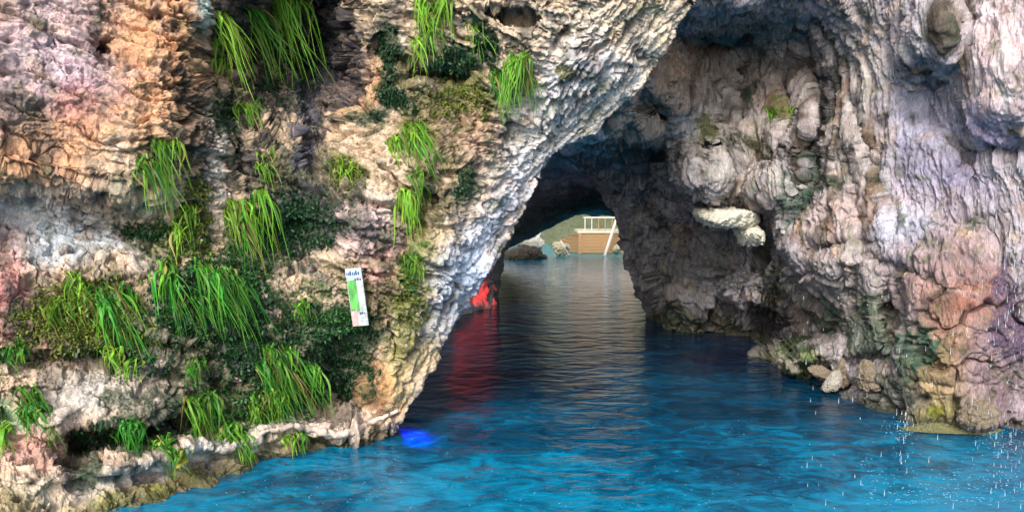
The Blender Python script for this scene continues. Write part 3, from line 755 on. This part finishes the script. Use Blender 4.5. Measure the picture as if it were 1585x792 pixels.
# ------------------------------------------------------------------ loose rocks
def boulder(name, c, s, mat, label, cat="rock", seed=0, rough=.28, rot=0, group=None, sub=6):
    bm = bmesh.new(); bmesh.ops.create_icosphere(bm, subdivisions=sub, radius=1)
    P = np.array([v.co[:] for v in bm.verts])
    # angular: flatten against a few random planes
    r_ = np.random.default_rng(seed)
    for k in range(9):
        n = r_.normal(size=3); n /= np.linalg.norm(n)
        h = r_.uniform(.55, .85)
        over = np.clip(P @ n - h, 0, None)
        P = P - over[:, None] * n * .9
    Q = P * np.array(s)
    nrm = P / np.linalg.norm(P, axis=1, keepdims=True)
    k = min(s)
    Q = Q + nrm * (fbm(Q * (1.6 / k) + seed, 4)[:, None] * rough * k + ridged(Q * (3.0 / k) + seed, 3)[:, None] * rough * .3 * k)
    fh, fc = facets(Q * (1.9 / k) + seed * 3.1 + fbm(Q * (3 / k), 3)[:, None] * .4, .6)
    Q = Q + nrm * ((fh * .16 - sstep(.12, 0, fc) * .10 + fbm(Q * (7 / k), 4, .65) * .10) * k)[:, None]
    ca, sa = math.cos(rot), math.sin(rot)
    Q = Q @ np.array([[ca, 0, -sa], [0, 1, 0], [sa, 0, ca]])
    for v, p in zip(bm.verts, Q): v.co = p
    o = bm_obj(name, bm, mat, None, True)
    o.location = c
    return tag(o, label, cat, group)

boulder("rock_slab", W(1116, 335, 14.85), (.62, .98, .20), M_PALE, "long white rock slab jutting from the dark cave wall above the water", seed=4, rot=.10, rough=.35)
boulder("rock", W(1156, 364, 14.9), (.19, .75, .20), M_PALE, "small cream rock tucked under the long white slab", seed=8, rough=.4)
boulder("rock", W(1290, 590, 12.5), (.22, .2, .10), M_GREY, "pale wedge shaped rock at the waterline below the right ledge", seed=12, rot=-.9, rough=.3)
boulder("rock", W(1305, 575, 12.55), (.12, .15, .24), M_TAN, "upright tan rock leaning behind the pale waterline wedge", seed=13, rough=.3)
boulder("rock", W(1274, 577, 12.7), (.24, .15, .09), M_TAN, "flat tan rock left of the pale waterline wedge", seed=15, rot=.35, rough=.3)
boulder("rock", W(1345, 585, 11.7), (.16, .2, .24), M_TAN, "rounded brown rock hanging over the water beside the green column", seed=17, rough=.35)
boulder("rock", W(1512, 640, 10.2), (.24, .2, .18), M_TAN, "rounded ochre boulder at the foot of the red stained wall", seed=19, rough=.25)
boulder("rock_shelf", W(1470, 662, 10.6), (.66, .30, .055), M_OLIVE, "low yellow green shelf of rock at the waterline on the right", seed=21, rough=.9, rot=.03)
boulder("rock_shelf", W(1070, 507, 18.4), (.42, .3, .10), M_OLIVE, "low mossy shelf at the foot of the dark tunnel wall", seed=22, rough=.3)
boulder("rock_slab", W(822, 377, 39.2), (.72, .6, .28), M_PALE, "sunlit white rock on the ledge at the left of the tunnel exit", seed=23, rough=.35)
boulder("rock", W(832, 366, 39.8), (.2, .25, .36), M_PALE, "pointed white rock standing behind the sunlit ledge rock", seed=27, rough=.3)
boulder("rock_shelf", W(814, 397, 38.9), (1.05, .9, .36), M_TAN, "dark wet rock ledge at the water inside the tunnel exit", seed=25, rough=.7)
boulder("rock", W(868, 384, 40.6), (.45, .4, .34), M_FAR, "yellowish rock at the water before the far deck panel", seed=29, rough=.4)
boulder("rock", W(955, 386, 40.6), (.22, .3, .25), M_FAR, "small bright rock right of the slanting pole by the deck", seed=31, rough=.4)

# ------------------------------------------------------------------ hanging strap ferns
def frond_tuft(name, px, py, length, width, lean, count, hue, label, sheet=SL, wid=.0125, out=.13, vspread=.30, group="strap ferns hanging from the rocks", dead=0.08):
    """px,py: where the tuft roots; length and width in photo pixels; lean: sideways drift per unit drop"""
    base, nb = sheet.hit(px, py)
    sc = base.y / F
    L0, W0 = length * sc * .9, width * sc
    r_ = np.random.default_rng(int(px * 7 + py * 13))
    root = empty(name, base, label, "fern", group)
    groups = {"fronds": [[], [], []], "dry_fronds": [[], [], []]}
    ns = 9
    nclump = max(2, int(count / 14))
    clumps = []
    for k in range(nclump):                                   # every tuft is a few rosettes rooted in cracks
        cu = (k + .5) / nclump - .5 + r_.normal() * .06
        clumps.append((cu, r_.random() ** 1.3 * vspread * 1.6, r_.uniform(.6, 1.1), r_.normal() * .10, r_.normal() * .22, r_.uniform(.65, 1.25)))
    for k in range(int(count * 1.8)):
        isdead = r_.random() < dead
        V, Fq, Cc = groups["dry_fronds" if isdead else "fronds"]
        cu, cy, cl, cln, chue, cbr = clumps[int(r_.integers(nclump))]
        ux = cu + r_.normal() * .35 / nclump
        uy = cy + abs(r_.normal()) * .05
        p0, n0 = sheet.hit(px + ux * width, py + uy * length)
        n0 = Vector((n0.x * .4, -abs(n0.y) - .5, 0)).normalized()
        L = L0 * cl * (1 - uy * .5) * (r_.uniform(.3, 1.12) if r_.random() < .8 else r_.uniform(.15, .4))
        o_ = out * r_.uniform(.15, 1.3)
        ln = lean * r_.uniform(.6, 1.3) + cln + r_.normal() * .16
        up = r_.uniform(.0, .12)
        wv = wid * r_.uniform(.4, 1.15)
        tw = r_.uniform(-1.1, 1.1)
        side0 = Vector((math.cos(tw), math.sin(tw), 0))
        b = len(V)
        wob = r_.normal() * .035
        br = r_.uniform(.45, 1.5) * cbr
        if isdead: c = np.array([.30, .24, .07]) * br
        else:
            mixk = np.clip(hue + chue + r_.normal() * .2, 0, 1)
            c = (np.array([.035, .22, .018]) * (1 - mixk) + np.array([.22, .42, .03]) * mixk) * br
        for i in range(ns + 1):
            t = i / ns
            drop = L * (t ** 1.25)
            p = p0 + n0 * (o_ * math.sin(min(1, t * 1.9) * math.pi / 2) + .02) + Vector((0, 0, up * math.sin(t * math.pi) - drop)) + Vector((ln * L * t ** 1.1 + wob * math.sin(t * 5), 0, 0))
            w = wv * (0.35 + .9 * math.sin(min(1, t * 1.3 + .12) * math.pi) ** .7) * (1 if t < 1 else .12)
            V.append(tuple(p - side0 * w - base)); V.append(tuple(p + n0 * w * .35 - base)); V.append(tuple(p + side0 * w - base))
            ck = c * (.8 + .35 * t)
            Cc += [ck, ck, ck]
            if i:
                j = b + 3 * i
                Fq.append((j - 3, j - 2, j + 1, j)); Fq.append((j - 2, j - 1, j + 2, j + 1))
    for gname, (V, Fq, Cc) in groups.items():
        if Fq: mesh_np(gname, V, Fq, M_LEAF, root, smooth=True, attrs={"pigment": np.array(Cc)})
    return root

T = [  # x, y, length, width, lean, count, hue, label
    (238, 204, 155, 30, .38, 70, .45, "arching bright green fern below the orange overhang, upper left"),
    (285, 300, 110, 34, .05, 40, .75, "thin yellowish fern trailing under the arching bright one"),
    (375, 280, 130, 60, .28, 80, .55, "yellow green fern drooping beside the dark mossy hollow"),
    (370, 0, 120, 60, .45, 46, .6, "long loose fern spilling over the black recess at the top, its left clump"),
    (425, -10, 140, 80, .30, 62, .55, "dense fern at the top edge hanging before the black recess"),
    (350, 30, 130, 24, .10, 40, .8, "narrow yellow fern beside the pale green streak at the top"),
    (385, 150, 120, 30, .35, 30, .7, "sparse fern trailing below the black recess"),
    (672, -15, 90, 60, .08, 80, .6, "bright broad fern hanging from the top edge above the arch"),
    (655, 10, 120, 26, .10, 26, .7, "long thin fern left of the bright broad one at the top edge"),
    (728, 30, 70, 24, .10, 30, .6, "short narrow fern beside the dark green cleft near the top"),
    (797, 82, 110, 60, -.02, 80, .5, "round bushy fern nearest the pale arch face, high up"),
    (628, 185, 110, 50, .35, 90, .5, "large glossy fern in the middle of the cliff with overlapping blades"),
    (634, 255, 110, 30, .10, 50, .65, "slim fern trailing below the large glossy one"),
    (545, 250, 40, 36, .15, 26, .85, "small yellow tuft on the cream rock left of the large glossy fern"),
    (262, 405, 110, 34, .20, 60, .15, "deep green fern, left of the two joined at the middle left"),
    (330, 400, 130, 66, .42, 120, .2, "wide deep green fern sweeping to the right at the middle left"),
    (112, 425, 105, 56, .22, 70, .7, "yellowish fern on the pink stained rock at the left"),
    (178, 430, 140, 54, .40, 105, .3, "thick green fern between the yellowish fern and the deep green pair"),
    (190, 535, 60, 40, .15, 34, .85, "faded fern fringe below the thick green one"),
    (10, 540, 60, 50, .25, 40, .4, "short fern at the left border above the white ledge"),
    (50, 590, 110, 40, .42, 90, .2, "dark green fern leaning down beside the white ledge"),
    (4, 620, 80, 22, .10, 36, .3, "narrow fern cut by the left border beside the white ledge"),
    (203, 645, 70, 24, .05, 50, .3, "small upright fern in the dark gap of the white ledge"),
    (265, 690, 50, 28, .12, 36, .3, "small fern beside the yellow tag on the lower ledge"),
    (300, 545, 50, 30, .25, 34, .4, "small fern tuft above the long hanging fern, lower left"),
    (315, 600, 90, 44, .20, 80, .3, "long hanging fern left of the lower mossy recess"),
    (355, 640, 80, 40, .20, 50, .45, "ragged fern on the lip over the water, lower left"),
    (440, 530, 120, 70, .45, 130, .3, "biggest fern above the water, spreading over the lower ledge"),
    (410, 600, 70, 50, .15, 60, .5, "fern tucked under the biggest one at its lower left"),
    (470, 465, 45, 20, .2, 24, .6, "tiny fern left of the measuring board"),
    (458, 655, 50, 34, .15, 26, .3, "fern hanging from the white calcite edge over the water"),
    (645, 395, 60, 26, .10, 26, .75, "sparse yellow fern on the mossy edge of the arch"),
    (410, 235, 50, 24, .3, 22, .6, "sparse tuft on the cream rock below the dark streak"),
]
for (x, y, L, w, ln, ct, hue, lab) in T:
    frond_tuft("fern", x, y, L, w, ln, ct, hue, lab)
frond_tuft("fern", 1208, 172, 26, 16, .05, 26, .6, "small olive fern alone on the grey right wall", sheet=SR)

# moss leaflets over the dark patches, nobody could count them
def moss(sheet, spots, n, name):
    V, Fq, Cc = [], [], []
    r_ = np.random.default_rng(77)
    tot = sum(s[2] * s[3] for s in spots)
    for (cx, cy, rx, ry, c) in spots:
        for k in range(int(n * rx * ry / tot)):
            g = r_.normal(size=2) * .5
            p, nn = sheet.hit(cx + g[0] * rx, cy + g[1] * ry)
            pg = sheet.pig[sheet.last]
            if pg[1] > .17 or (pg[0] > pg[1] * 1.3 and pg[1] > .06): continue        # only where the rock is already green
            s = r_.uniform(.010, .030)
            a = Vector(r_.normal(size=3)).normalized(); b = (nn * .8 + Vector(r_.normal(size=3)) * .6).normalized()
            a = (a - b * a.dot(b)).normalized()
            q0 = p + nn * r_.uniform(0, .03)
            i = len(V)
            V += [tuple(q0 - a * s * .5), tuple(q0 + a * s * .5), tuple(q0 + b * s * 1.3 + a * s * .35 - Vector((0, 0, s * .6))), tuple(q0 + b * s * 1.3 - a * s * .35 - Vector((0, 0, s * .6)))]
            Fq.append((i, i + 1, i + 2, i + 3))
            cc = np.array(c) * r_.uniform(.5, 1.6)
            Cc += [cc] * 4
    o = mesh_np(name, V, Fq, M_LEAF, smooth=False, attrs={"pigment": np.array(Cc)})
    return tag(o, "dark green moss and tiny leaves growing in the damp hollows of the cliff", "moss", kind="stuff")
GD, GM, GO = (.02, .07, .025), (.04, .13, .03), (.15, .18, .03)
moss(SL, [(540, 580, 60, 80, GD), (460, 350, 80, 60, GD), (280, 470, 80, 70, GD), (340, 450, 80, 90, GM), (460, 570, 80, 90, GD), (390, 520, 60, 90, GD), (170, 560, 100, 24, GD), (200, 672, 100, 20, GD), (240, 350, 90, 24, GD),
          (700, 95, 44, 34, GD), (750, 60, 26, 60, GD), (610, 150, 44, 24, GD), (595, 85, 20, 40, GD), (710, 275, 18, 34, GD), (640, 450, 34, 60, GO), (640, 420, 24, 40, GM), (130, 490, 110, 70, GO), (400, 640, 110, 50, GM),
          (350, 190, 24, 70, GD), (420, 100, 80, 90, GD), (520, 490, 60, 40, GM), (300, 340, 50, 80, GO), (540, 270, 30, 30, GO), (640, 320, 30, 60, GO), (720, 170, 50, 60, GO)], 70000, "moss")

# ------------------------------------------------------------------ measuring board and yellow tag on the cliff
def panel(bm, w, h, t, c=(0, 0, 0), bevel=.004): return box_bm(bm, c, (w, t, h), bevel=bevel)
p, n = SL.hit(556, 455)
bd = empty("info_board", p + Vector((0, -.16, 0)), "narrow white picture board hanging upright on the mossy cliff above the water", "sign")
bd.rotation_euler = (math.radians(4), math.radians(-6), math.radians(-6))
bm = bmesh.new(); panel(bm, .19, .68, .02); bm_obj("backing", bm, plain("board white", (.42, .45, .45), .5, .4, 14), bd)
bm = bmesh.new(); panel(bm, .185, .10, .008, (0, -.0145, .28), .002); bm_obj("header", bm, plain("board header blue", (.45, .62, .74), .4, .2, 40), bd)
bm = bmesh.new(); panel(bm, .10, .36, .006, (-.035, -.0135, .02), .002); bm_obj("green_picture", bm, plain("print green", (.10, .38, .08), .45, .7, 14, (1, 1, .4)), bd)
bm = bmesh.new(); panel(bm, .07, .20, .006, (-.055, -.0135, -.235), .002); bm_obj("pink_panel", bm, plain("print pink", (.58, .34, .33), .45, .3, 20), bd)
bm = bmesh.new()
r_ = random.Random(4)
x = -.075
while x < .07:
    w = r_.uniform(.010, .02); h = r_.uniform(.03, .055)
    panel(bm, w, h, .006, (x, -.021, .28 + r_.uniform(-.008, .008)), .001); x += w + .008
bm_obj("lettering", bm, plain("print navy", (.03, .06, .16), .5, .2), bd)

for row in ([(.01, .205, .02), (.04, .208, .024), (.07, .204, .016)], [(.02, -.19, .02), (.045, -.188, .018), (.07, -.192, .012)]):
    bm = bmesh.new()
    for (x, z, w) in row: panel(bm, w, .022, .006, (x, -.0135, z), .001)
    bm_obj("caption", bm, bpy.data.materials["print navy"], bd)

p, n = SL.hit(281, 706)
yt = empty("tag", p + Vector((0, -.10, .0)), "small yellow plastic tag lying on the lower ledge beside a fern", "tag")
yt.rotation_euler = (math.radians(-20), math.radians(-32), math.radians(10))
bm = bmesh.new(); panel(bm, .135, .085, .01, bevel=.003); bm_obj("plate", bm, plain("tag yellow", (.75, .55, .02), .45, .15), yt)
bm = bmesh.new(); panel(bm, .09, .012, .004, (0, -.0075, .012), .001); panel(bm, .07, .012, .004, (-.01, -.0075, -.014), .001); bm_obj("stripes", bm, plain("tag orange", (.65, .30, .02), .45, .15), yt)

# ------------------------------------------------------------------ pale calcite lip of the ledge above the water
pts = []
for (x, y) in [(395, 672), (425, 664), (455, 659), (480, 664), (505, 668), (525, 672), (545, 668), (570, 655), (598, 643), (620, 634)]:
    dmin = min(SL.hit(x + ox, y + oy)[0].y for ox in (-14, -7, 0, 7, 14) for oy in (-5, 0, 5))
    pts.append(W(x, y, dmin + .005))
fine = []
for i in range(len(pts) - 1):
    for k in range(6):
        t = k / 6
        a = pts[max(i - 1, 0)]; b = pts[i]; c = pts[i + 1]; e = pts[min(i + 2, len(pts) - 1)]
        fine.append(.5 * ((2 * b) + (c - a) * t + (2 * a - 5 * b + 4 * c - e) * t * t + (3 * b - a - 3 * c + e) * t ** 3) + Vector(np.random.default_rng(i * 6 + k).normal(size=3) * .008))
tp = [0.45 + .65 * math.sin(i / len(fine) * math.pi) * (1 + .12 * math.sin(i * .9) + .1 * math.sin(i * 2.3)) for i in range(len(fine))]
V, Fq = tube(fine, .042, 10, tp)
o = mesh_np("root", V, Fq, plain("pale calcite", (.55, .43, .36), .8, .35, 14, (1, 1, 1), .5))  # calcite lip of the ledge, shaped as a tube
tag(o, "pale calcite lip running along the rock edge just above the water", "root")

# ------------------------------------------------------------------ lamps the photo shows: red in the tunnel, blue at the cliff foot
def lamp(name, loc, target, col, power, cone, label, estr):
    root = empty(name, loc, label, "lamp")
    root.rotation_euler = (Vector(loc) - Vector(target)).to_track_quat('Z', 'Y').to_euler()
    V, Fq = tube([(0, 0, 0), (0, 0, .02), (0, 0, .10), (0, 0, .12)], .05, 14, [.8, 1, 1, .3])
    mesh_np("housing", V, Fq, plain("lamp housing", (.05, .05, .05), .5), root)
    V, Fq = tube([(0, 0, -.012), (0, 0, .0), (0, 0, .004)], .04, 14, [.05, .9, .9])
    mesh_np("lens", V, Fq, plain("lamp lens " + name, col, .3, .05, emit=col, estr=estr), root)
    ld = bpy.data.lights.new("glow", 'SPOT'); ld.energy = power; ld.color = col; ld.shadow_soft_size = .03
    ld.spot_size = math.radians(cone); ld.spot_blend = 1.0
    lo = bpy.data.objects.new("glow", ld); link(lo, root); lo.location = (0, 0, -.03)
    return root
lamp("red_floodlight", Vector((-1.35, 18.6, 1.2)), Vector((-0.85, 22.6, .25)), (1.0, .012, .008), 1300, 17, "red floodlight tucked behind the arch edge inside the tunnel", 3)
lamp("blue_floodlight", W(617, 643, 10.15) + Vector((0, 0, .03)), W(612, 677, 10.12), (.006, .015, 1.0), 260, 150, "blue floodlight under the rock foot of the arch at the waterline", 1)

# ------------------------------------------------------------------ dripping water on the right
V, Fq = [], []
r_ = np.random.default_rng(21)
for k in range(420):
    m_ = r_.random()
    px = r_.uniform(1240, 1590) if m_ < .35 else (r_.normal(1560, 26) if m_ < .85 else r_.normal(1397, 7))
    py = r_.uniform(250, 790) if m_ < .85 else r_.uniform(640, 720)
    d = r_.uniform(6.6, 9.8)
    p = W(px, py, d)
    if p.z < .05: continue
    h = r_.uniform(.012, .065); w = r_.uniform(.0014, .0034)
    v, f = tube([p + Vector((0, 0, h)), p + Vector((0, 0, h * .5)), p, p - Vector((0, 0, w))], w, 6, [.15, .6, 1, .3])
    b = len(V); V += v; Fq += [tuple(i + b for i in q_) for q_ in f]
m, nt, bs = new_mat("water drops")
bs.inputs["Base Color"].default_value = (.85, .92, 1, 1); bs.inputs["Roughness"].default_value = .1; bs.inputs["IOR"].default_value = 1.33
bs.inputs["Transmission Weight"].default_value = .35
o = mesh_np("dripping_water", V, Fq, m)
tag(o, "drops of water falling from the roof in front of the right wall", "water drops", kind="stuff")

# ------------------------------------------------------------------ foamy flecks where drops and ripples break the surface, the rest painted sparkle
V, Fq = [], []
r_ = np.random.default_rng(5)
for k in range(900):
    m_ = r_.random()
    if m_ < .45: px, py = r_.uniform(1330, 1600), 792 - abs(r_.normal()) * 42
    elif m_ < .55: px, py = r_.normal(1397, 14), r_.normal(672, 8)
    elif m_ < .72: px, py = r_.normal(1560, 30), r_.normal(690, 12)
    else: px, py = r_.uniform(330, 1250), 800 - abs(r_.normal()) * 70
    if py < 640: continue
    d = CAMH * F / (py - HZ) * 1.0
    p = W(px, py, d)
    if px < 620 and py < 692 + (600 - px) * .29: continue
    nb = 5; b = len(V); rr = r_.uniform(.002, .010) * (1.1 if px > 1330 else .75)
    ph = r_.uniform(0, 6.28)
    for i in range(nb):
        a_ = ph + 6.283 * i / nb
        r2 = rr * r_.uniform(.4, 1.3)
        V.append((p.x + math.cos(a_) * r2 * 1.7, p.y + math.sin(a_) * r2, .006))
    V.append((p.x, p.y, .010))
    Fq += [(b + i, b + (i + 1) % nb, b + nb) for i in range(nb)]
o = mesh_np("foam_and_glints", V, Fq, plain("foam_and_glints", (.16, .42, .58), .35, .5, 3))
tag(o, "small pale flecks of foamy ripple splash and painted glints on the blue water", "foam_and_glints", kind="stuff")
